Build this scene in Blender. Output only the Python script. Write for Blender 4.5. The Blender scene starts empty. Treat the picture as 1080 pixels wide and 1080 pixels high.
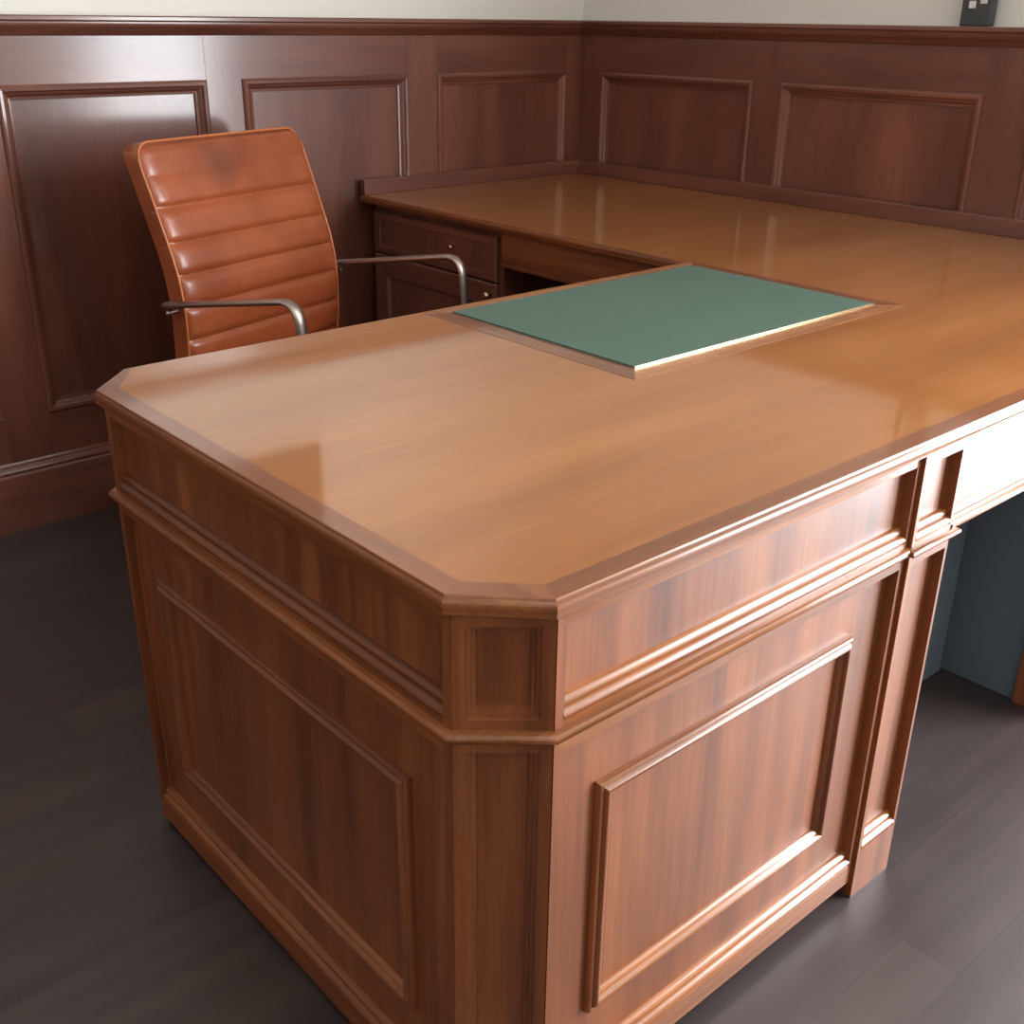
import bpy, bmesh, math, random
from mathutils import Vector, Matrix
random.seed(7)
S = bpy.context.scene
C = S.collection
sin, cos, pi = math.sin, math.cos, math.pi

# ------------------------------------------------------------------ camera
CX, CY, CZ, YAW, PITCH, ROLL, FPX = -0.55154, -0.64067, 1.24831, -0.72686, -0.4195, 0.013, 1173.09
def _cam():
    fw = Vector((-sin(YAW)*cos(PITCH), cos(YAW)*cos(PITCH), sin(PITCH)))
    r = Vector((cos(YAW), sin(YAW), 0)); u = r.cross(fw)
    r2 = r*cos(ROLL)+u*sin(ROLL); u2 = -r*sin(ROLL)+u*cos(ROLL)
    M = Matrix(((r2.x, u2.x, -fw.x, CX), (r2.y, u2.y, -fw.y, CY), (r2.z, u2.z, -fw.z, CZ), (0, 0, 0, 1)))
    cd = bpy.data.cameras.new('camera'); cd.sensor_width = 36; cd.lens = 36*FPX/1080
    cd.clip_start = 0.02
    o = bpy.data.objects.new('camera', cd); C.objects.link(o); o.matrix_world = M
    S.camera = o
_cam()

# ------------------------------------------------------------------ world, light, exposure
w = bpy.data.worlds.new('world'); S.world = w; w.use_nodes = True
w.node_tree.nodes['Background'].inputs[0].default_value = (0.75, 0.87, 1, 1)
w.node_tree.nodes['Background'].inputs[1].default_value = 0.6
S.view_settings.view_transform = 'Standard'; S.view_settings.look = 'None'
S.view_settings.gamma = 1; S.view_settings.use_curve_mapping = False
S.view_settings.exposure = 0.32
# daylight through the window in the right-hand wall
WIN = (-2.05, -0.36, 0.04, 2.40)      # y0 y1 z0 z1
def area(name, loc, rot, sx, sy, power, col):
    l = bpy.data.lights.new(name, 'AREA'); l.shape = 'RECTANGLE'; l.size = sx; l.size_y = sy
    l.energy = power; l.color = col
    o = bpy.data.objects.new(name, l); C.objects.link(o); o.location = loc; o.rotation_euler = rot
    return o
area('window_daylight', (2.40, (WIN[0]+WIN[1])/2, (WIN[2]+WIN[3])/2), (0, math.radians(90), 0), WIN[3]-WIN[2], WIN[1]-WIN[0], 250, (0.93, 0.96, 1.0))
# ------------------------------------------------------------------ helpers
def lin(r, g, b):
    f = lambda c: (c/255/12.92) if c/255 <= .04045 else ((c/255+.055)/1.055)**2.4
    return (f(r), f(g), f(b), 1)
def obj(name, bm, mats, parent=None, smooth=False, loc=None):
    bmesh.ops.recalc_face_normals(bm, faces=bm.faces[:])
    me = bpy.data.meshes.new(name); bm.to_mesh(me); bm.free()
    o = bpy.data.objects.new(name, me); C.objects.link(o)
    for m in (mats if isinstance(mats, (list, tuple)) else [mats]): me.materials.append(m)
    if smooth:
        for p in me.polygons: p.use_smooth = True
        if smooth != 'all': me.set_sharp_from_angle(angle=math.radians(smooth if smooth is not True else 40))
    if parent is not None: o.parent = parent
    if loc: o.location = loc
    return o
def struct(name, bm, mats, parent=None, smooth=False):
    o = obj(name, bm, mats, parent, smooth)
    if parent is None: o['kind'] = 'structure'
    return o
def thing(name, label, cat, loc=(0, 0, 0), rz=0, group=None):
    o = bpy.data.objects.new(name, None); C.objects.link(o); o.location = loc; o.rotation_euler = (0, 0, rz)
    o.empty_display_size = .1
    o['label'] = label; o['category'] = cat
    if group: o['group'] = group
    return o
def box(bm, x0, x1, y0, y1, z0, z1, mi=0, bev=0):
    vs = [bm.verts.new((x, y, z)) for x in (x0, x1) for y in (y0, y1) for z in (z0, z1)]
    fs = [bm.faces.new([vs[i] for i in q]) for q in ((0, 1, 3, 2), (4, 6, 7, 5), (0, 4, 5, 1), (2, 3, 7, 6), (0, 2, 6, 4), (1, 5, 7, 3))]
    for f in fs: f.material_index = mi
    if bev:
        es = list({e for f in fs for e in f.edges})
        bmesh.ops.bevel(bm, geom=es, offset=bev, segments=2, affect='EDGES', profile=.6)
def nested(bm, M, u0, u1, v0, v1, rings, back, along=None):
    """a panelled face: rectangles nested inside each other, each (dl,dr,db,dt,h); closed at the back"""
    loops = []
    rr = [(0, 0, 0, 0, back)] + rings
    for dl, dr, db, dt, h in rr:
        loops.append([bm.verts.new(M(*p, h)) for p in ((u0+dl, v0+db), (u1-dr, v0+db), (u1-dr, v1-dt), (u0+dl, v1-dt))])
    for a, b in zip(loops, loops[1:]):
        for i in range(4):
            j = (i+1) % 4
            try: f = bm.faces.new((a[i], a[j], b[j], b[i]))
            except ValueError: continue
            if along is not None and i in (0, 2): f.material_index = along
    bm.faces.new(loops[-1]); bm.faces.new(list(reversed(loops[0])))
def sweep(bm, path, prof, closed=False, mi=0, zbase=0):
    """sweep a profile [(out, z)] along a plan path [(x, y)], outward = right-hand side of travel, mitred"""
    n = len(path); P = [Vector(p) for p in path]
    def nrm(a, b):
        d = (b-a).normalized(); return Vector((d.y, -d.x))
    rows = []
    for i in range(n):
        if closed: n1, n2 = nrm(P[i-1], P[i]), nrm(P[i], P[(i+1) % n])
        else:
            n1 = nrm(P[i-1], P[i]) if i > 0 else nrm(P[0], P[1])
            n2 = nrm(P[i], P[i+1]) if i < n-1 else n1
        m = (n1+n2); m = m/ (m.dot(n1))
        rows.append([bm.verts.new((P[i].x+m.x*o, P[i].y+m.y*o, z+zbase)) for o, z in prof])
    k = len(prof)
    for i in range(n if closed else n-1):
        a, b = rows[i], rows[(i+1) % n]
        for j in range(k):
            f = bm.faces.new((a[j], b[j], b[(j+1) % k], a[(j+1) % k])); f.material_index = mi
    if not closed:
        bm.faces.new(rows[0]); bm.faces.new(list(reversed(rows[-1])))
def extr(bm, M, poly, t0, t1, mi=0):
    """extrude a 2-D section poly [(a,b)] along t; M(t,a,b) -> xyz"""
    A = [bm.verts.new(M(t0, a, b)) for a, b in poly]; B = [bm.verts.new(M(t1, a, b)) for a, b in poly]
    n = len(poly)
    for i in range(n):
        f = bm.faces.new((A[i], A[(i+1) % n], B[(i+1) % n], B[i])); f.material_index = mi
    bm.faces.new(list(reversed(A))).material_index = mi; bm.faces.new(B).material_index = mi
def tube(bm, pts, rad, seg=12, cap=True, up=Vector((0, 0, 1)), rad2=None):
    """round or oval tube: rad along the side axis, rad2 along the other"""
    pts = [Vector(p) for p in pts]; rad2 = rad2 or rad; rings = []
    for i, p in enumerate(pts):
        t = (pts[min(i+1, len(pts)-1)]-pts[max(i-1, 0)]).normalized()
        side = up if abs(t.dot(up)) < .98 else Vector((1, 0, 0))
        s = (side - t*side.dot(t)).normalized(); q = t.cross(s)
        rings.append([bm.verts.new(p+q*cos(2*pi*k/seg)*rad2+s*sin(2*pi*k/seg)*rad) for k in range(seg)])
    for a, b in zip(rings, rings[1:]):
        for k in range(seg): bm.faces.new((a[k], a[(k+1) % seg], b[(k+1) % seg], b[k]))
    if cap: bm.faces.new(list(reversed(rings[0]))); bm.faces.new(rings[-1])
def lathe(bm, prof, M=None, seg=20):
    M = M or (lambda x, y, z: (x, y, z)); rings = []
    for r, z in prof:
        rings.append([bm.verts.new(M(max(r, 1e-4)*cos(2*pi*k/seg), max(r, 1e-4)*sin(2*pi*k/seg), z)) for k in range(seg)])
    for a, b in zip(rings, rings[1:]):
        for k in range(seg): bm.faces.new((a[k], a[(k+1) % seg], b[(k+1) % seg], b[k]))
    bm.faces.new(list(reversed(rings[0]))); bm.faces.new(rings[-1])
def fillet(pts, r, n=6):
    pts = [Vector(p) for p in pts]; out = [pts[0]]
    for i in range(1, len(pts)-1):
        a, b, c = pts[i-1], pts[i], pts[i+1]; rr = r if not isinstance(r, (list, tuple)) else r[i-1]
        p = b+(a-b).normalized()*rr; q = b+(c-b).normalized()*rr
        for k in range(n+1):
            t = k/n; out.append(p*(1-t)**2+b*2*t*(1-t)+q*t*t)
    out.append(pts[-1]); return out

# ------------------------------------------------------------------ materials
def nodes(name):
    m = bpy.data.materials.new(name); m.use_nodes = True; nt = m.node_tree
    return m, nt, nt.nodes['Principled BSDF'], nt.nodes.new, nt.links.new
def plain(name, col, rough=.5, metal=0, coat=0, bump=0, bscale=200, spec=.5):
    m, nt, b, N, L = nodes(name)
    b.inputs['Base Color'].default_value = col; b.inputs['Roughness'].default_value = rough
    b.inputs['Metallic'].default_value = metal; b.inputs['Coat Weight'].default_value = coat
    b.inputs['Specular IOR Level'].default_value = spec
    tc = N('ShaderNodeTexCoord'); nz = N('ShaderNodeTexNoise'); nz.inputs['Scale'].default_value = bscale
    nz.inputs['Detail'].default_value = 4; L(tc.outputs['Object'], nz.inputs['Vector'])
    mr = N('ShaderNodeMapRange'); mr.inputs['To Min'].default_value = rough*.85; mr.inputs['To Max'].default_value = min(1, rough*1.15)
    L(nz.outputs[0], mr.inputs[0]); L(mr.outputs[0], b.inputs['Roughness'])
    if bump:
        bp = N('ShaderNodeBump'); bp.inputs['Strength'].default_value = bump; bp.inputs['Distance'].default_value = .002
        L(nz.outputs[0], bp.inputs['Height']); L(bp.outputs[0], b.inputs['Normal'])
    return m
def wood(name, dark, mid, light, axis, rough=.25, coat=.25, fine=1.0, cross=9, var=.12, crough=.12, wave=.25, spec=.5, bump=.05, ior=1.5):
    m, nt, b, N, L = nodes(name)
    tc = N('ShaderNodeTexCoord'); oi = N('ShaderNodeObjectInfo')
    add = N('ShaderNodeVectorMath'); add.operation = 'MULTIPLY_ADD'
    cmb = N('ShaderNodeCombineXYZ')
    for i in range(3): L(oi.outputs['Random'], cmb.inputs[i])
    L(cmb.outputs[0], add.inputs[0]); add.inputs[1].default_value = (13.7, 7.3, 9.1); L(tc.outputs['Object'], add.inputs[2])
    def noise(al, cr, detail, rgh, dist=0):
        mp = N('ShaderNodeMapping'); L(add.outputs[0], mp.inputs[0])
        sc = [cr, cr, cr]; sc['xyz'.index(axis)] = al; mp.inputs['Scale'].default_value = sc
        nz = N('ShaderNodeTexNoise'); nz.inputs['Scale'].default_value = 1; nz.inputs['Detail'].default_value = detail
        nz.inputs['Roughness'].default_value = rgh; nz.inputs['Distortion'].default_value = dist
        L(mp.outputs[0], nz.inputs['Vector']); return nz.outputs[0]
    big = noise(1.1, cross, 5, .6, wave); pores = noise(7, 210, 3, .7)
    cloud = noise(1.6, 2.6, 2, .5)
    cr = N('ShaderNodeValToRGB'); e = cr.color_ramp.elements
    e[0].position = .28; e[0].color = dark; e[1].position = .72; e[1].color = light
    x = e.new(.5); x.color = mid
    L(big, cr.inputs[0])
    mr = N('ShaderNodeMapRange'); mr.inputs['From Min'].default_value = .3; mr.inputs['From Max'].default_value = .7
    mr.inputs['To Min'].default_value = 1-.28*fine; mr.inputs['To Max'].default_value = 1+.10*fine
    L(pores, mr.inputs[0])
    m2 = N('ShaderNodeMapRange'); m2.inputs['From Min'].default_value = .3; m2.inputs['From Max'].default_value = .7
    m2.inputs['To Min'].default_value = 1-var; m2.inputs['To Max'].default_value = 1+var; L(cloud, m2.inputs[0])
    mu = N('ShaderNodeMath'); mu.operation = 'MULTIPLY'; L(mr.outputs[0], mu.inputs[0]); L(m2.outputs[0], mu.inputs[1])
    m3 = N('ShaderNodeMapRange'); m3.inputs['To Min'].default_value = .94; m3.inputs['To Max'].default_value = 1.06
    L(oi.outputs['Random'], m3.inputs[0])
    mu2 = N('ShaderNodeMath'); mu2.operation = 'MULTIPLY'; L(mu.outputs[0], mu2.inputs[0]); L(m3.outputs[0], mu2.inputs[1])
    vm = N('ShaderNodeVectorMath'); vm.operation = 'SCALE'; L(cr.outputs[0], vm.inputs[0]); L(mu2.outputs[0], vm.inputs['Scale'])
    L(vm.outputs[0], b.inputs['Base Color'])
    rr = N('ShaderNodeMapRange'); rr.inputs['To Min'].default_value = rough*.8; rr.inputs['To Max'].default_value = rough*1.25
    L(cloud, rr.inputs[0]); L(rr.outputs[0], b.inputs['Roughness'])
    b.inputs['Coat Weight'].default_value = coat; b.inputs['Coat Roughness'].default_value = crough; b.inputs['Coat IOR'].default_value = ior
    b.inputs['Specular IOR Level'].default_value = spec
    bp = N('ShaderNodeBump'); bp.inputs['Strength'].default_value = bump; bp.inputs['Distance'].default_value = .001
    L(pores, bp.inputs['Height']); L(bp.outputs[0], b.inputs['Normal'])
    return m
# walnut of the desk
dk, md, lt = lin(94, 45, 19), lin(130, 70, 33), lin(156, 91, 48)
mk, mm, ml = lin(112, 62, 34), lin(144, 86, 46), lin(166, 104, 58)
DZ = wood('desk_veneer_upright', dk, md, lt, 'z', .42, .65, cross=20, var=.12, crough=.36, fine=.9, wave=.35, spec=.5)
DX = wood('desk_moulding_lengthwise', mk, mm, ml, 'x', .26, .45, cross=30)
DY = wood('desk_moulding_crosswise', dk, md, lt, 'y', .5, .05, cross=30)
TOP = wood('desktop_veneer', lin(148, 88, 42), lin(163, 101, 51), lin(176, 114, 62), 'x', .30, 1.0, cross=9, var=.06, crough=.065, fine=.5, wave=.15, bump=.01, ior=1.9, spec=.3)
BAND = wood('desktop_crossband', lin(104, 58, 34), lin(126, 74, 46), lin(140, 86, 56), 'y', .28, 1.0, cross=40, crough=.08, bump=.01, fine=.4)
BANDX = wood('desktop_crossband_long', lin(104, 58, 34), lin(126, 74, 46), lin(140, 86, 56), 'x', .28, 1.0, cross=40, crough=.08, bump=.01, fine=.4)
INLAY = wood('inset_border_veneer', lin(140, 88, 56), lin(164, 108, 72), lin(178, 122, 84), 'x', .26, .3, cross=30)
# mahogany of the wainscot
wd, wm, wl = lin(90, 48, 36), lin(112, 63, 47), lin(130, 76, 56)
WZ = wood('wainscot_upright', wd, wm, wl, 'z', .42, .9, cross=7, crough=.17, var=.15, fine=.6)
WX = wood('wainscot_lengthwise', wd, wm, wl, 'x', .42, .9, cross=10, crough=.17, fine=.6)
WY = wood('wainscot_crosswise', wd, wm, wl, 'y', .42, .9, cross=10, crough=.17, fine=.6)
PAINT = plain('white_wall_paint', lin(231, 228, 220), .7, bump=.05, bscale=300)
CEIL = plain('ceiling_paint', lin(235, 235, 228), .8)
GREEN = plain('green_leather', lin(78, 101, 89), .5, bump=.08, bscale=900, spec=.35)
BRASS = plain('brass', lin(226, 204, 158), .25, 1)
METAL = plain('brushed_gunmetal', lin(176, 160, 152), .36, 1, bscale=60)
BLACK = plain('black_plastic', lin(28, 28, 30), .4)
SLATE = plain('kneehole_glare_grey', lin(98, 112, 122), .7, spec=.25)  # kneehole panels: blue-grey veiling glare put into the base colour
DARK = plain('dark_grey_plastic', lin(62, 66, 68), .4)
KEYS = plain('white_plastic_key', lin(225, 222, 215), .4)
CANVAS = plain('dark_print', lin(34, 30, 28), .6)
WHITEP = plain('white_gloss_paint', lin(235, 235, 230), .35)

def leather():
    m, nt, b, N, L = nodes('tan_leather')
    tc = N('ShaderNodeTexCoord')
    nz = N('ShaderNodeTexNoise'); nz.inputs['Scale'].default_value = 7; nz.inputs['Detail'].default_value = 5
    L(tc.outputs['Object'], nz.inputs['Vector'])
    cr = N('ShaderNodeValToRGB'); e = cr.color_ramp.elements
    e[0].position = .3; e[0].color = lin(134, 62, 32); e[1].position = .7; e[1].color = lin(164, 84, 46)
    L(nz.outputs[0], cr.inputs[0])
    # worn dark stain on the upper middle of the backrest
    vm = N('ShaderNodeVectorMath'); vm.operation = 'DISTANCE'; L(tc.outputs['Object'], vm.inputs[0]); vm.inputs[1].default_value = (-.045, -.02, .918)
    nd = N('ShaderNodeMath'); nd.operation = 'MULTIPLY_ADD'; L(nz.outputs[0], nd.inputs[0]); nd.inputs[1].default_value = .06; L(vm.outputs['Value'], nd.inputs[2])
    mr = N('ShaderNodeMapRange'); mr.inputs['From Min'].default_value = .035; mr.inputs['From Max'].default_value = .11
    mr.inputs['To Min'].default_value = .55; mr.inputs['To Max'].default_value = 0; L(nd.outputs[0], mr.inputs[0])
    mx = N('ShaderNodeMixRGB'); L(mr.outputs[0], mx.inputs[0]); L(cr.outputs[0], mx.inputs[1]); mx.inputs[2].default_value = lin(78, 44, 36)
    L(mx.outputs[0], b.inputs['Base Color'])
    b.inputs['Roughness'].default_value = .36; b.inputs['Coat Weight'].default_value = .25; b.inputs['Coat Roughness'].default_value = .2
    n2 = N('ShaderNodeTexNoise'); n2.inputs['Scale'].default_value = 260; L(tc.outputs['Object'], n2.inputs['Vector'])
    n3 = N('ShaderNodeTexNoise'); n3.inputs['Scale'].default_value = 22; n3.inputs['Detail'].default_value = 3; L(tc.outputs['Object'], n3.inputs['Vector'])
    ad = N('ShaderNodeMath'); ad.operation = 'MULTIPLY_ADD'; L(n3.outputs[0], ad.inputs[0]); ad.inputs[1].default_value = 4; L(n2.outputs[0], ad.inputs[2])
    bp = N('ShaderNodeBump'); bp.inputs['Strength'].default_value = .18; bp.inputs['Distance'].default_value = .002
    L(ad.outputs[0], bp.inputs['Height']); L(bp.outputs[0], b.inputs['Normal'])
    return m
LEATHER = leather()
PIPING = plain('leather_piping', lin(196, 112, 62), .35, coat=.3)

def floorboards():
    m, nt, b, N, L = nodes('dark_floorboards')
    tc = N('ShaderNodeTexCoord')
    br = N('ShaderNodeTexBrick'); L(tc.outputs['Object'], br.inputs['Vector'])
    br.inputs['Scale'].default_value = 1; br.inputs['Brick Width'].default_value = 1.15; br.inputs['Row Height'].default_value = .092
    br.inputs['Mortar Size'].default_value = .0007; br.inputs['Mortar Smooth'].default_value = .3; br.offset = .37
    br.inputs['Color1'].default_value = lin(56, 44, 43); br.inputs['Color2'].default_value = lin(74, 60, 55); br.inputs['Mortar'].default_value = lin(32, 26, 26)
    br.inputs['Bias'].default_value = -.5
    mp = N('ShaderNodeMapping'); mp.inputs['Scale'].default_value = (1.5, 30, 30); L(tc.outputs['Object'], mp.inputs[0])
    nz = N('ShaderNodeTexNoise'); nz.inputs['Scale'].default_value = 1; nz.inputs['Detail'].default_value = 6; L(mp.outputs[0], nz.inputs['Vector'])
    mr = N('ShaderNodeMapRange'); mr.inputs['From Min'].default_value = .3; mr.inputs['From Max'].default_value = .7; mr.inputs['To Min'].default_value = .75; mr.inputs['To Max'].default_value = 1.2
    L(nz.outputs[0], mr.inputs[0])
    vm = N('ShaderNodeVectorMath'); vm.operation = 'SCALE'; L(br.outputs['Color'], vm.inputs[0]); L(mr.outputs[0], vm.inputs['Scale'])
    L(vm.outputs[0], b.inputs['Base Color'])
    n2 = N('ShaderNodeTexNoise'); n2.inputs['Scale'].default_value = 3.2; n2.inputs['Detail'].default_value = 4; L(tc.outputs['Object'], n2.inputs['Vector'])
    r2 = N('ShaderNodeMapRange'); r2.inputs['To Min'].default_value = .34; r2.inputs['To Max'].default_value = .54; L(n2.outputs[0], r2.inputs[0])
    L(r2.outputs[0], b.inputs['Roughness']); b.inputs['Specular IOR Level'].default_value = .7
    bp = N('ShaderNodeBump'); bp.inputs['Strength'].default_value = .15; bp.inputs['Distance'].default_value = .0015; bp.invert = True
    L(br.outputs['Fac'], bp.inputs['Height']); L(bp.outputs[0], b.inputs['Normal'])
    return m
FLOOR = floorboards()

# ------------------------------------------------------------------ room shell
WB, WR = 2.20, 2.258          # face of the back wainscot (y) and of the right wainscot (x)
XL, YF, HC = -2.60, -3.40, 2.75
bm = bmesh.new(); box(bm, XL, 2.6, YF, 2.5, -.08, 0); struct('floor', bm, FLOOR)
bm = bmesh.new(); box(bm, XL, 2.6, YF, 2.5, HC, HC+.08); struct('ceiling', bm, CEIL)
bm = bmesh.new(); box(bm, XL-.12, 2.42, WB+.02, WB+.14, 0, HC); wall_back = struct('wall_back', bm, PAINT)
def wall_x(name, xa, xb, win):
    bm = bmesh.new(); y0, y1, z0, z1 = win
    box(bm, xa, xb, YF, y0, 0, HC); box(bm, xa, xb, y1, WB+.02, 0, HC); box(bm, xa, xb, y0, y1, 0, z0); box(bm, xa, xb, y0, y1, z1, HC)
    return struct(name, bm, PAINT)
wall_right = wall_x('wall_right', WR+.02, WR+.12, WIN)
bm = bmesh.new(); box(bm, XL-.12, XL-.02, YF, WB+.02, 0, HC); wall_left = struct('wall_left', bm, PAINT)
bm = bmesh.new(); box(bm, XL-.12, 2.42, YF-.12, YF-.02, 0, HC); wall_front = struct('wall_front', bm, PAINT)

MB = lambda u, v, h: (u, WB-h, v)          # on the back wall, h towards the room
MR = lambda u, v, h: (WR-h, u, v)          # on the right wall
PROF = [(0, 0), (.001, .005), (.006, .009), (.013, .008), (.017, .002), (.020, .001), (.027, -.005), (.033, -.006), (.034, -.011)]
def wains(parent, M, u0, u1, panels, z_lo, z_hi, mats, matl):
    Z0, Z1 = .17, 1.20
    bm = bmesh.new()
    nested(bm, M, u0, u1, z_hi, Z1, [(0, 0, 0, 0, 0)], -.02); obj('wainscot_rail', bm, matl, parent)
    bm = bmesh.new()
    nested(bm, M, u0, u1, Z0, z_lo, [(0, 0, 0, 0, 0)], -.02); obj('wainscot_rail', bm, matl, parent)
    for a, b in panels:
        bm = bmesh.new(); nested(bm, M, a, b, z_lo, z_hi, [(d, d, d, d, h) for d, h in PROF], -.02, along=1)
        obj('wainscot_panel', bm, mats, parent)
    edges = [u0] + [q for p in panels for q in p] + [u1]
    for a, b in zip(edges[0::2], edges[1::2]):
        if b-a < .005: continue
        bm = bmesh.new(); nested(bm, M, a, b, Z0, Z1, [(0, 0, 0, 0, .0008)], -.02); obj('wainscot_stile', bm, mats[0], parent)
wains(wall_back, MB, XL, WR, [(-2.24, -1.695), (-1.59, -1.045), (-.94, -.395), (-.29, .255), (.363, .895), (.996, 1.54), (1.648, 2.19)], .295, 1.088, [WZ, WX], WX)
wains(wall_right, MR, -.45, WB, [(-.42, .01), (.065, .655), (.785, 1.39), (1.487, 2.105)], .295, 1.085, [WZ, WY], WY)
wains(wall_right, MR, YF, -2.10, [(-3.35, -2.75), (-2.66, -2.13)], .295, 1.085, [WZ, WY], WY)
ML = lambda u, v, h: (XL+h, u, v)
MF_ = lambda u, v, h: (u, YF+h, v)
wains(wall_left, ML, YF, WB, [(-3.3+.66*k, -2.75+.66*k) for k in range(8)], .295, 1.085, [WZ, WY], WY)
wains(wall_front, MF_, XL, WR, [(-2.5+.68*k, -1.95+.68*k) for k in range(7)], .295, 1.085, [WZ, WX], WX)
# dado rail
RAIL = [(-.022, 1.238), (.030, 1.238), (.033, 1.235), (.033, 1.228), (.029, 1.225), (.026, 1.224), (.026, 1.221), (.024, 1.214), (.018, 1.208), (.012, 1.204), (.009, 1.198), (.004, 1.194), (0, 1.193), (-.02, 1.193)]
bm = bmesh.new(); extr(bm, lambda t, a, b: (t, WB-a, b), RAIL, XL, WR); struct('trim_1', bm, WX, smooth=30)
bm = bmesh.new(); extr(bm, lambda t, a, b: (XL+a, t, b), RAIL, YF, WB); struct('trim_3', bm, WY, smooth=30)
bm = bmesh.new(); extr(bm, lambda t, a, b: (t, YF+a, b), RAIL, XL, WR); struct('trim_4', bm, WX, smooth=30)
bm = bmesh.new(); extr(bm, lambda t, a, b: (WR-a, t, b), RAIL, -.44, WB)
extr(bm, lambda t, a, b: (WR-a, t, b), RAIL, YF, -2.11); struct('trim_2', bm, WY, smooth=30)
BASE = [(-.02, 0), (.022, 0), (.022, .105), (.020, .110), (.020, .142), (.018, .150), (.013, .154), (.013, .158), (.015, .162), (.011, .168), (.006, .172), (.005, .177), (.002, .182), (-.02, .182)]
bm = bmesh.new(); extr(bm, lambda t, a, b: (t, WB-a, b), BASE, XL, WR); struct('baseboard_back', bm, WX, smooth=30)
bm = bmesh.new(); extr(bm, lambda t, a, b: (WR-a, t, b), BASE, -.44, WB)
extr(bm, lambda t, a, b: (WR-a, t, b), BASE, YF, -2.11); struct('baseboard_right', bm, WY, smooth=30)
bm = bmesh.new(); extr(bm, lambda t, a, b: (XL+a, t, b), BASE, YF, WB); struct('baseboard_left', bm, WY, smooth=30)
# windows: painted frames with a mullion and a transom
def window(name, x0, x1, win, xs, sill):
    bm = bmesh.new(); y0, y1, z0, z1 = win; f = .05
    box(bm, x0, x1, y0, y0+f, z0, z1); box(bm, x0, x1, y1-f, y1, z0, z1); box(bm, x0, x1, y0+f, y1-f, z0, z0+f); box(bm, x0, x1, y0+f, y1-f, z1-f, z1)
    ym = (y0+y1)/2; box(bm, x0, x1, ym-.025, ym+.025, z0+f, z1-f)
    o = struct(name, bm, WHITEP)
    bm = bmesh.new(); box(bm, xs[0], xs[1], y0-.05, y1+.05, z0-.03, z0-.001, bev=.004); obj('window_sill', bm, WHITEP, o)
window('window_1', WR+.05, WR+.10, WIN, (WR-.03, WR+.05), 0)

# ------------------------------------------------------------------ desk
desk = thing('partners_desk', 'large L-shaped walnut partners desk with clipped corners and a green inset writing surface', 'desk')
H = .76; W = .948; L1 = 1.352; c = .076; XE = WR-.003; YE = WB-.003
outline = [(c, 0), (XE, 0), (XE, YE), (L1, YE), (L1, W), (c, W), (0, W-c), (0, c)]
# top slab with a cross-banded border on the end and front (border is pattern on the slab)
def slab():
    bm = bmesh.new(); zt = H; bw = .032
    inn = [(c+.013, bw), (XE, bw), (XE, YE), (L1, YE), (L1, W), (c+.013, W), (bw, W-c+.0), (bw, c+.013)]
    inn[5] = (c+.013, W-.0); ext = .0055
    def inset(poly, d):
        n = len(poly); P = [Vector(p) for p in poly]; out = []
        for i in range(n):
            a, b, cc = P[i-1], P[i], P[(i+1) % n]
            n1 = Vector((-(b-a).y, (b-a).x)).normalized(); n2 = Vector((-(cc-b).y, (cc-b).x)).normalized()
            m = n1+n2; m = m/m.dot(n1); out.append(b+m*d)
        return out
    O = inset(outline, ext)
    I = inset(outline, bw)
    # only the main desk's end and front carry the band
    I[1] = Vector((XE-ext, bw)); I[5] = Vector((I[5].x, W-ext)); I[6] = Vector((I[6].x, I[6].y))
    vo = [bm.verts.new((p.x, p.y, zt)) for p in O]; vi = {k: bm.verts.new((I[k].x, I[k].y, zt)) for k in (0, 1, 6, 7)}
    vc = bm.verts.new((O[5].x+.012, O[5].y, zt)); vf = bm.verts.new((I[6].x, I[6].y, zt)); bm.verts.remove(vf)
    def F(vs, mi): f = bm.faces.new(vs); f.material_index = mi
    F((vo[0], vo[1], vi[1], vi[0]), 2)           # front band
    F((vo[7], vo[0], vi[0], vi[7]), 1)           # corner band
    F((vo[6], vo[7], vi[7], vi[6]), 1)           # left end band
    F((vo[5], vo[6], vi[6], vc), 1)              # far corner band
    F((vi[0], vi[1], vo[2], vo[3], vo[4], vc, vi[6], vi[7]), 0)
    lo = [bm.verts.new((p.x, p.y, H-.020)) for p in inset(outline, .014)]
    up = [vo[0], vo[1], vo[2], vo[3], vo[4], vc, vo[5], vo[6], vo[7]]
    F([lo[0], lo[7], lo[6], lo[5], lo[4], lo[3], lo[2], lo[1]], 0)
    for i in range(8):
        j = (i+1) % 8
        if i == 4: F((vo[4], vc, vo[5], lo[5], lo[4]), 0)
        else: F((vo[i], vo[j], lo[j], lo[i]), 0)
    F((vi[1], vo[1], vo[2]), 0) if False else None
    bmesh.ops.recalc_face_normals(bm, faces=bm.faces[:])
    return bm
obj('desktop', slab(), [TOP, BAND, BANDX], desk)
EDGE = [(-.006, H), (-.0048, H-.0003), (-.0040, H-.0014), (-.0038, H-.0024), (-.0036, H-.0030), (-.0020, H-.0042), (-.0006, H-.0066), (0, H-.0095), (0, H-.0120), (-.0006, H-.0140), (-.0010, H-.0150), (-.0010, H-.0195), (-.0025, H-.0210), (-.011, H-.0215), (-.022, H-.0215), (-.022, H-.0015)]
bm = bmesh.new()
# outline runs anticlockwise, so outward is on the right of travel
for i in range(8):
    a, b = outline[i], outline[(i+1) % 8]
path = outline
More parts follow.
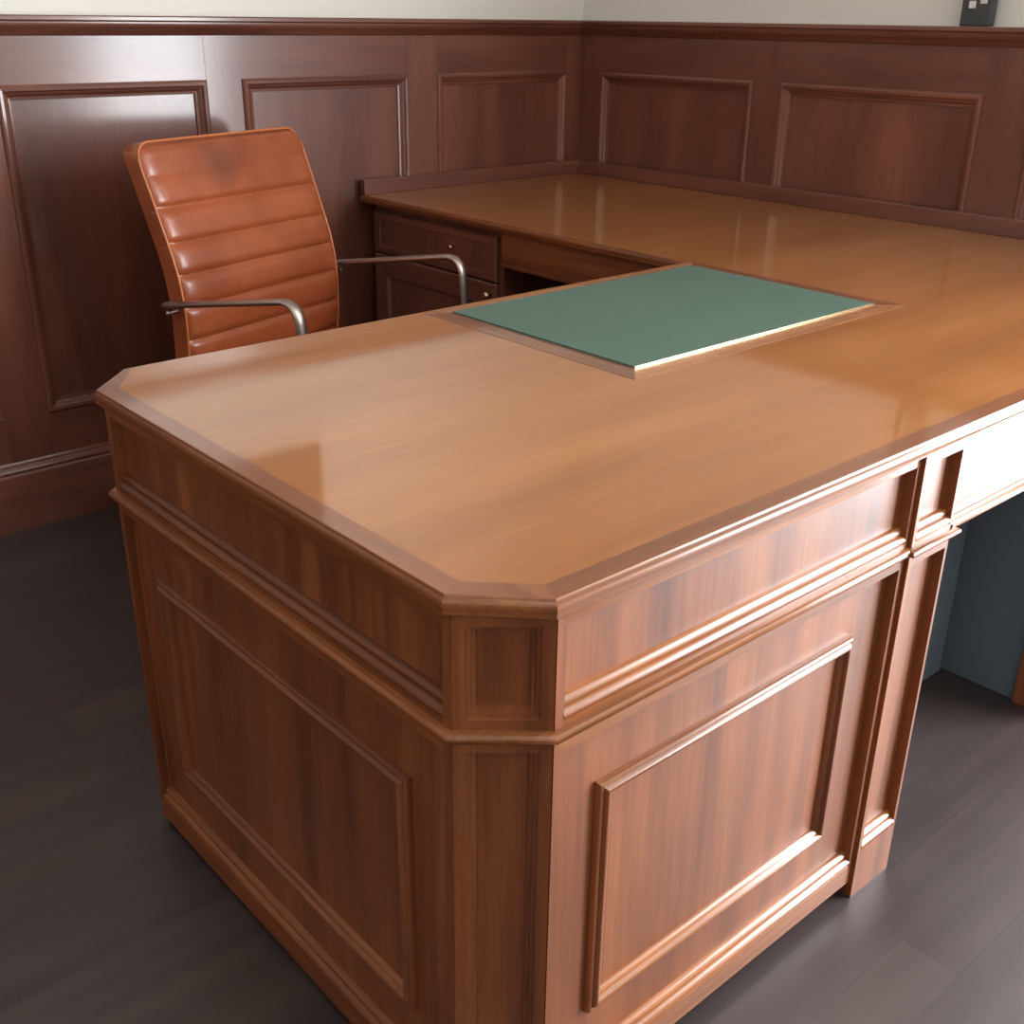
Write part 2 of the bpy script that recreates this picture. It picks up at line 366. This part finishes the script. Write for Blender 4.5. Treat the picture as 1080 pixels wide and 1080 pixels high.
# faces lengthwise along x or y take their own grain
def sweep_grain(bm, path, prof, closed=False):
    sweep(bm, path, prof, closed)
    for f in bm.faces:
        n = f.calc_center_median()
    bm.normal_update()
    for f in bm.faces:
        f.material_index = 1 if abs(f.normal.x) > abs(f.normal.y)+.15 else 0
        d = max(f.edges, key=lambda e: e.calc_length()); v = d.verts[0].co-d.verts[1].co
        f.material_index = 1 if abs(v.y) > abs(v.x) else 0
sweep_grain(bm, path, EDGE, True)
obj('edge_moulding', bm, [DX, DY], desk, smooth=35)

FY = .012                                   # plane of the front and end faces
MF = lambda u, v, h: (u, FY-h, v)           # front face
ME = lambda u, v, h: (FY-h, u, v)           # left end face
D = -.015
xr = .729                                   # right edge of the main front
zt, za = H-.0212, .605
LEDGE = [(0, 0), (.007, 0), (.0075, -.0015), (.009, .0004), (.012, .0008), (.015, -.001), (.0175, -.0045), (.018, -.0075), (.0195, -.0062), (.0225, -.0062), (.0255, -.008), (.0275, -.011), (.028, -.0145)]
def frieze(M, u0, u1, l, r, parent, mats, name='frieze_panel', z1=zt, dt=.0172, d=D):
    bm = bmesh.new(); rings = [(0, 0, 0, 0, 0)]
    for i, (b_, h) in enumerate(LEDGE):
        s = 0 if i < 2 else 1
        rings.append((l*s if i > 2 else l*s*.999, r*s, b_, dt*s, h if s else 0))
    # sides step straight down; the ledge along the bottom is built as its own moulding below
    bm.free(); bm = bmesh.new()
    nested(bm, M, u0, u1, za-.001, z1, [(0, 0, 0, 0, 0), (l, r, .001, dt, 0), (l+.001, r+.001, .002, dt+.001, d)], -.04, along=1)
    sec = [(za, d-.004), (za, 0)] + [(za+b_, h) for b_, h in LEDGE[1:]] + [(za+.029, d-.004)]
    extr(bm, lambda t, a, b: M(t, a, b), sec, u0+l, u1-r, mi=1)
    return obj(name, bm, mats, parent, smooth=30)
frieze(MF, .089, xr+.010, .012, .009, desk, [DZ, DX])
frieze(ME, .080, .868, .012, .014, desk, [DZ, DY])
# lower panels, each with an applied picture-frame moulding and a moulded foot
zb = .030
MOULD = [(0, 0), (.0006, .0050), (.0022, .0078), (.0045, .0088), (.0062, .0084), (.0070, .0074), (.0082, .0100), (.0108, .0125), (.0130, .0130), (.0150, .0118), (.0165, .0085), (.0172, .0070), (.0182, .0074), (.0205, .0062), (.023, .003), (.024, 0)]
def lower(M, u0, u1, l, r, f0, f1, g0, g1, parent, mats, name, zb=.030):
    bm = bmesh.new()
    nested(bm, M, u0, u1, zb, .594, [(0, 0, 0, 0, 0), (l, r, .034, .020, 0), (l+.001, r+.001, .035, .021, D)], -.04, along=1)
    sec = [(zb+.024, D-.004), (zb+.034, 0)]+[(zb+.030+b_, h) for b_, h in LEDGE[2:]]+[(zb+.060, D-.004)]
    extr(bm, lambda t, a, b: M(t, a, b), sec, u0+l, u1-r, mi=1)
    p = obj(name, bm, mats, parent, smooth=30)
    bm = bmesh.new()
    # frame moulding: hollow rectangular ring
    loops = []
    for dd, h in [(0, -.002)] + MOULD + [(.024, -.002)]:
        loops.append([bm.verts.new(M(*q, D+h)) for q in ((f0+dd, g0+dd), (f1-dd, g0+dd), (f1-dd, g1-dd), (f0+dd, g1-dd))])
    for a, b in zip(loops, loops[1:]+loops[:1]):
        for i in range(4):
            j = (i+1) % 4; f = bm.faces.new((a[i], a[j], b[j], b[i])); f.material_index = 1 if i in (0, 2) else 0
    obj('panel_moulding', bm, mats, p, smooth=30)
    return p
lower(MF, .089, xr+.010, .012, .012, .166, .650, .158, .497, desk, [DZ, DX], 'front_panel')
lower(ME, .080, .868, .012, .012, .168, .782, .142, .490, desk, [DZ, DY], 'end_panel', .014)
# clipped corner posts
def corner(p0, p1, name):
    a = Vector(p0); b = Vector(p1); d = (b-a); Lh = d.length; d.normalize(); n = Vector((d.y, -d.x))
    M = lambda u, v, h: (a.x+d.x*u+n.x*h, a.y+d.y*u+n.y*h, v)
    bm = bmesh.new()
    st = [(0, 0), (.001, -.003), (.005, -.004), (.006, -.008), (.010, -.009), (.011, -.014)]
    nested(bm, M, 0, Lh, za-.001, zt, [(0, 0, 0, 0, 0)]+[(.013+q, .013+q, .013+q*1.1, .016+q*.8, h) for q, h in st], -.03, along=None)
    nested(bm, M, 0, Lh, zb, .594, [(0, 0, 0, 0, 0)]+[(.013+q, .013+q, .045+q*1.2, .016+q*.5, h) for q, h in st], -.03, along=None)
    return obj(name, bm, DZ, desk, smooth=30)
corner((FY+.001, .079), (.088, FY+.001), 'corner_post')
corner((.088, W-FY), (FY+.001, W-.079), 'corner_post')
# half-round astragal that wraps the end, the corner and the front
AST = [(-.012, .5935), (.0, .5935), (.005, .5938), (.009, .5955), (.0108, .5985), (.0105, .6015), (.0085, .6040), (.005, .605), (-.012, .605)]
bm = bmesh.new(); sweep_grain(bm, [(.088, W-FY), (FY, W-.079), (FY, .079), (.088, FY), (xr+.006, FY)], AST)
obj('astragal', bm, [DX, DY], desk, smooth=50)
# pilaster beside the kneehole
FP = .006; px0, px1 = .7385, .842
MP = lambda u, v, h: (u, FP-h, v)
bm = bmesh.new()
nested(bm, MP, px0, px1, .604, zt, [(0, 0, 0, 0, 0), (.008, .006, .001, .0155, 0), (.009, .007, .002, .0165, D)], -.11)
extr(bm, lambda t, a, b: MP(t, a, b), [(za, D-.004), (za, 0)]+[(za+b_, h) for b_, h in LEDGE[1:]]+[(za+.029, D-.004)], px0+.008, px1-.006, mi=1)
nested(bm, MP, px0, px1, 0, .594, [(0, 0, 0, 0, 0), (.008, .006, .090, .018, 0), (.009, .007, .091, .019, D)], -.11)
extr(bm, lambda t, a, b: MP(t, a, b), [(.080, D-.004), (.092, 0)]+[(.085+b_, h) for b_, h in LEDGE[2:]]+[(.115, D-.004)], px0+.008, px1-.006, mi=1)
pil = obj('pilaster', bm, [DZ, DX], desk, smooth=30)
bm = bmesh.new(); sweep(bm, [(px0+.001, FP+.01), (px0+.001, FP), (px1, FP), (px1, FP+.09)], AST); obj('pilaster_astragal', bm, DX, pil, smooth=50)
# apron over the kneehole
AX1 = 1.462
bm = bmesh.new()
box(bm, px1+.001, AX1, FY, FY+.025, .600, zt)
sec = [(.600, -.01), (.600, .005), (.604, .008), (.608, .008), (.611, .005), (.613, .001), (.618, .0035), (.625, .0045), (.629, .001), (.630, -.002), (.634, .0005), (.640, .001), (.645, -.001), (.645, -.01)]
extr(bm, lambda t, a, b: MF(t, a, b), sec, px1+.001, AX1, mi=1)
obj('kneehole_apron', bm, [DX, DX], desk, smooth=30)
# pedestals and inner panels
bm = bmesh.new(); box(bm, .08, .60, .08, W-.02, .031, H-.0225); box(bm, .60, px1-.002, .055, .117, .0, H-.0225)
obj('left_pedestal', bm, DZ, desk)
bm = bmesh.new(); box(bm, .09, .72, .09, W-.06, 0, .032); obj('toe_kick', bm, BLACK, desk)
bm = bmesh.new(); box(bm, .70, AX1-.001, .26, .28, 0.0, H-.0225); obj('modesty_panel', bm, SLATE, desk)
bm = bmesh.new(); box(bm, AX1, AX1+.10, FY, .105, 0, H-.038, bev=.002); obj('right_pilaster', bm, DZ, desk)
bm = bmesh.new(); box(bm, AX1+.101, XE-.005, FY+.004, W-.02, .0, H-.0225); obj('right_pedestal', bm, DZ, desk)
bm = bmesh.new(); box(bm, AX1+.01, AX1+.10, .106, .40, 0, H-.0225); obj('kneehole_side_panel', bm, SLATE, desk)
# return along the right wall: cabinet, apron and back
cab_y0, cab_y1, cx0 = 1.60, 2.185, L1+.030
bm = bmesh.new(); box(bm, cx0+.018, XE-.02, cab_y0, cab_y1, .03, H-.0225); cab = obj('return_cabinet', bm, WZ, desk)
MC = lambda u, v, h: (cx0+.018-h, u, v)
bm = bmesh.new(); nested(bm, MC, cab_y0+.012, cab_y1-.01, .595, .715, [(0, 0, 0, 0, .014), (.004, .004, .004, .004, .018), (.03, .03, .02, .02, .018), (.033, .033, .023, .023, .014)], 0, along=1)
dr = obj('cabinet_drawer', bm, [WZ, WY], desk)
bm = bmesh.new(); nested(bm, MC, cab_y0+.012, cab_y1-.01, .05, .590, [(0, 0, 0, 0, .014), (.004, .004, .004, .004, .018), (.06, .06, .06, .06, .018), (.07, .07, .07, .07, .010)], 0, along=1)
do = obj('cabinet_door', bm, [WZ, WY], desk)
KN = [(.004, 0), (.004, .010), (.009, .013), (.011, .018), (.009, .023), (.001, .025)]
for (y, z, p, s) in ((1.79, .665, dr, .7), (1.63, .560, do, 1)):
    bm = bmesh.new(); lathe(bm, KN, lambda X, Y, Z: (cx0-Z*s, y+X*s, z+Y*s)); k = obj('knob', bm, BRASS, p, smooth='all'); k['label'] = 'small brass knob'
bm = bmesh.new(); box(bm, cx0+.01, cx0+.032, W-.02, cab_y0-.001, .640, H-.0225); box(bm, cx0+.002, cx0+.0099, W-.02, cab_y0-.001, .640, .652, bev=.002)
obj('return_apron', bm, DY, desk)
bm = bmesh.new(); box(bm, XE-.06, XE-.04, W-.02, cab_y0-.001, 0, H-.0225); obj('return_back_panel', bm, DZ, desk)
# upstand along both walls
bm = bmesh.new(); box(bm, L1+.004, XE-.0, YE-.022, YE, H+.0003, H+.043, bev=.002); box(bm, XE-.022, XE, .006, YE-.0225, H+.0003, H+.043, mi=1, bev=.002)
obj('upstand', bm, [WX, WY], desk)
# inset writing surface
mx0, mx1, my0, my1 = .673, 1.330, .461, .904
bm = bmesh.new(); bx = .043
loops = []
for dd, h in ((0, .0002), (.0006, .0006), (bx-.002, .0006), (bx-.001, .0010), (bx, .0010), (bx, .0002)):
    fy = (.935-my1)/bx
    loops.append([bm.verts.new((x, y, H+h)) for x, y in ((mx0-bx+dd, my0-bx+dd), (mx1+bx-dd, my0-bx+dd), (mx1+bx-dd, my1+(bx-dd)*fy), (mx0-bx+dd, my1+(bx-dd)*fy))])
for a, b in zip(loops, loops[1:]+loops[:1]):
    for i in range(4):
        j = (i+1) % 4; f = bm.faces.new((a[i], a[j], b[j], b[i])); f.material_index = 1 if i in (1, 3) else 0
fr = obj('inset_frame', bm, [INLAY, BAND], desk)
bm = bmesh.new(); box(bm, mx0+.0005, mx1-.0005, my0+.0005, my1-.0005, H+.0003, H+.0036, bev=.0008)
o = obj('writing_inset', bm, GREEN, desk); o['label'] = 'green leather inset'
bm = bmesh.new(); box(bm, mx0, mx1, my0-.0020, my0, H+.0006, H+.0034, bev=.0005)
o = obj('brass_edge', bm, BRASS, fr); o['label'] = 'thin bright brass strip'

# ------------------------------------------------------------------ office chair
chair = thing('office_chair', 'tan leather office chair with ribbed high back and metal arms, pulled up behind the desk', 'chair', (.784, 1.919, 0), .282)
# local axes: x = towards the viewer's right, -y = forward, z up
prof_pts = [(.980, -.005), (.965, 0), (.851, .044), (.707, .096), (.626, .108), (.507, .106), (.42, .09)]
def pa(z):
    P = prof_pts
    if z >= P[0][0]: return P[0][1]
    for (z1, a1), (z0, a0) in zip(P, P[1:]):
        if z >= z0:
            t = (z1-z)/(z1-z0); return a1+(a0-a1)*t
    return P[-1][1]
def pas(z): return sum(pa(z+d) for d in (-.03, -.015, 0, .015, .03))/5
seams = [.912, .843, .767, .697, .626, .547, .472]
def backrest():
    bm = bmesh.new(); ztop, zbot = .978, .425
    nv, nu = 150, 30; rows = []; hw0 = .263; r = .035; T = .066
    for i in range(nv+1):
        z = ztop-(ztop-zbot)*i/nv; d = ztop-z
        hw = hw0
        if d < r: hw -= r-math.sqrt(max(0, r*r-(r-d)**2))
        te = min(1, math.sqrt(max(0, 1-(1-min(1, d/.022))**2)))*.97+.03
        # rib pillow height at this z
        best = min(range(len(seams)), key=lambda k: abs(seams[k]-z)); dist = abs(seams[best]-z)
        depth = .0035 if best == 0 else .0105
        groove = depth*math.exp(-(dist/.009)**1.3)
        a0 = pas(z); row = []
        for j in range(nu+1):
            s = -1+2*j/nu; s = math.copysign(1-(1-abs(s))**1.5, s)
            e = 1-abs(s); side = min(1, e/.16); rd = math.sqrt(max(0, 1-(1-side)**2))
            h = .012*rd - groove*min(1, e/.03+.3) 
            row.append(bm.verts.new((s*hw, -(a0+(h-.006)*te-(1-te)*T*.4), z)))
        for j in range(nu, -1, -1):
            s = (-1+2*j/nu); rd = (1-abs(s)**24)
            row.append(bm.verts.new((s*(hw-.001), -(a0-T*te*(.85+.15*rd)-(1-te)*T*.5), z)))
        rows.append(row)
    n = len(rows[0])
    for a, b in zip(rows, rows[1:]):
        for k in range(n): bm.faces.new((a[k], a[(k+1) % n], b[(k+1) % n], b[k]))
    bm.faces.new(rows[0]); bm.faces.new(list(reversed(rows[-1])))
    return bm
back = obj('backrest', backrest(), LEATHER, chair, smooth=60)
bm = bmesh.new(); pts = []
zs = [.43+.535*i/40 for i in range(38)]
for z in zs: pts.append((-.2645, -(pas(z)-.006), z))
pts += [(-.262, -(pas(.945)-.006), .945), (-.255, -(pas(.963)-.007), .963), (-.243, -(pas(.974)-.008), .975), (-.228, -(-.009), .980)]
pts += [(x, -(-.009), .9805) for x in (-.1, 0, .1)]
pts += [(-p[0], p[1], p[2]) for p in reversed(pts[:-3])]
tube(bm, pts, .0030, 8, up=Vector((0, 1, 0))); obj('piping', bm, PIPING, back, smooth='all')
# seat
def seat():
    bm = bmesh.new(); a0, a1 = .105, .60; nu, nv = 24, 100; rows = []
    for i in range(nv+1):
        a = a0+(a1-a0)*i/nv; d = a1-a
        drop = .03*max(0, 1-d/.06)**2
        g = min(abs(a-(a0+.07*k+.02)) for k in range(8)); gr = .009*math.exp(-(g/.009)**1.3)
        row = []
        for j in range(nu+1):
            s = -1+2*j/nu; e = 1-abs(s); rd = math.sqrt(max(0, 1-(1-min(1, e/.15))**2))
            row.append(bm.verts.new((s*.255, -a, .452+.014*rd-gr-drop)))
        for j in range(nu, -1, -1):
            s = -1+2*j/nu; row.append(bm.verts.new((s*.25, -a+ (.004 if i == nv else 0), .400+.01*abs(s)**6-drop*.2)))
        rows.append(row)
    n = len(rows[0])
    for a, b in zip(rows, rows[1:]):
        for k in range(n): bm.faces.new((a[k], a[(k+1) % n], b[(k+1) % n], b[k]))
    bm.faces.new(rows[0]); bm.faces.new(list(reversed(rows[-1])))
    return bm
obj('seat', seat(), LEATHER, chair, smooth=60)
# arms
for sgn in (-1, 1):
    bm = bmesh.new()
    P = fillet([(sgn*.240, -.060, .628), (sgn*.298, -.068, .634), (sgn*.298, -.484, .700), (sgn*.296, -.514, .395), (sgn*.16, -.36, .385)], [.03, .05, .05, ], 8)
    tube(bm, P, .015, 14, up=Vector((1, 0, 0)), rad2=.0075)
    arm = obj('armrest', bm, METAL, chair, smooth='all'); arm['label'] = 'curved dark metal armrest'
    bm = bmesh.new(); lathe(bm, [(.006, 0), (.007, .003), (.004, .007), (.001, .008)], lambda X, Y, Z: (sgn*(.296+Z), -.082+X, .618+Y), 14)
    lathe(bm, [(.0035, -.05), (.0035, .001)], lambda X, Y, Z: (sgn*(.296+Z), -.082+X, .618+Y), 10)
    obj('bolt', bm, METAL, arm, smooth=40)
bm = bmesh.new(); box(bm, -.10, .10, -.46, -.22, .372, .399, bev=.006); obj('seat_plate', bm, BLACK, chair)
CA = -.34
bm = bmesh.new(); lathe(bm, [(.028, .10), (.028, .25), (.02, .252), (.02, .371)], lambda X, Y, Z: (X, CA+Y, Z)); obj('gas_column', bm, METAL, chair, smooth=40)
for k in range(5):
    t = 2*pi*k/5+.3; dx, dy = cos(t), sin(t)
    bm = bmesh.new(); tube(bm, [(dx*.02, CA+dy*.02, .105), (dx*.14, CA+dy*.14, .098), (dx*.27, CA+dy*.27, .078)], .018, 10, rad2=.014, up=Vector((-dy, dx, 0)))
    leg = obj('base_leg', bm, METAL, chair, smooth=50)
    bm = bmesh.new()
    for q in (-1, 1):
        lathe(bm, [(.02, 0), (.027, .003), (.027, .016), (.02, .019)], lambda X, Y, Z: (dx*(.272+X)-dy*q*(.004+Z), CA+dy*(.272+X)+dx*q*(.004+Z), .0275+Y), 18)
    tube(bm, [(dx*.27, CA+dy*.27, .03), (dx*.27, CA+dy*.27, .076)], .0045, 8)
    obj('caster', bm, BLACK, leg, smooth=40)

# ------------------------------------------------------------------ unit on the right-hand dado rail
unit = thing('wall_controller', 'narrow dark grey unit with small white square keys, standing on the right wall panelling ledge', 'controller', (WR-.012, .830, 1.2385))
bm = bmesh.new(); box(bm, -.014, .016, -.038, .038, 0, .19, bev=.004); obj('housing', bm, DARK, unit)
for r_ in range(6):
    for y in (.010, -.018):
        z = .048+.025*r_+(0 if y > 0 else .010)
        bm = bmesh.new(); box(bm, -.0165, -.0139, y-.0085, y+.0085, z-.008, z+.008, bev=.001); obj('key', bm, KEYS, unit)
# ------------------------------------------------------------------ dark picture on the back wall (seen mirrored in the desktop)
pic = thing('picture', 'dark framed picture hanging on the pale back wall, mirrored in the desktop', 'picture', (.84, WB+.02, 1.50))
bm = bmesh.new(); loops = []
for dd, h in ((0, .001), (0, .018), (.006, .024), (.03, .024), (.04, .012), (.04, .001)):
    loops.append([bm.verts.new((x, -h, z)) for x, z in ((-.33+dd, dd), (.33-dd, dd), (.33-dd, .8-dd), (-.33+dd, .8-dd))])
for a, b in zip(loops, loops[1:]+loops[:1]):
    for i in range(4): bm.faces.new((a[i], a[(i+1) % 4], b[(i+1) % 4], b[i]))
obj('frame', bm, BLACK, pic)
bm = bmesh.new(); box(bm, -.295, .295, -.010, -.002, .036, .764); obj('print', bm, CANVAS, pic)
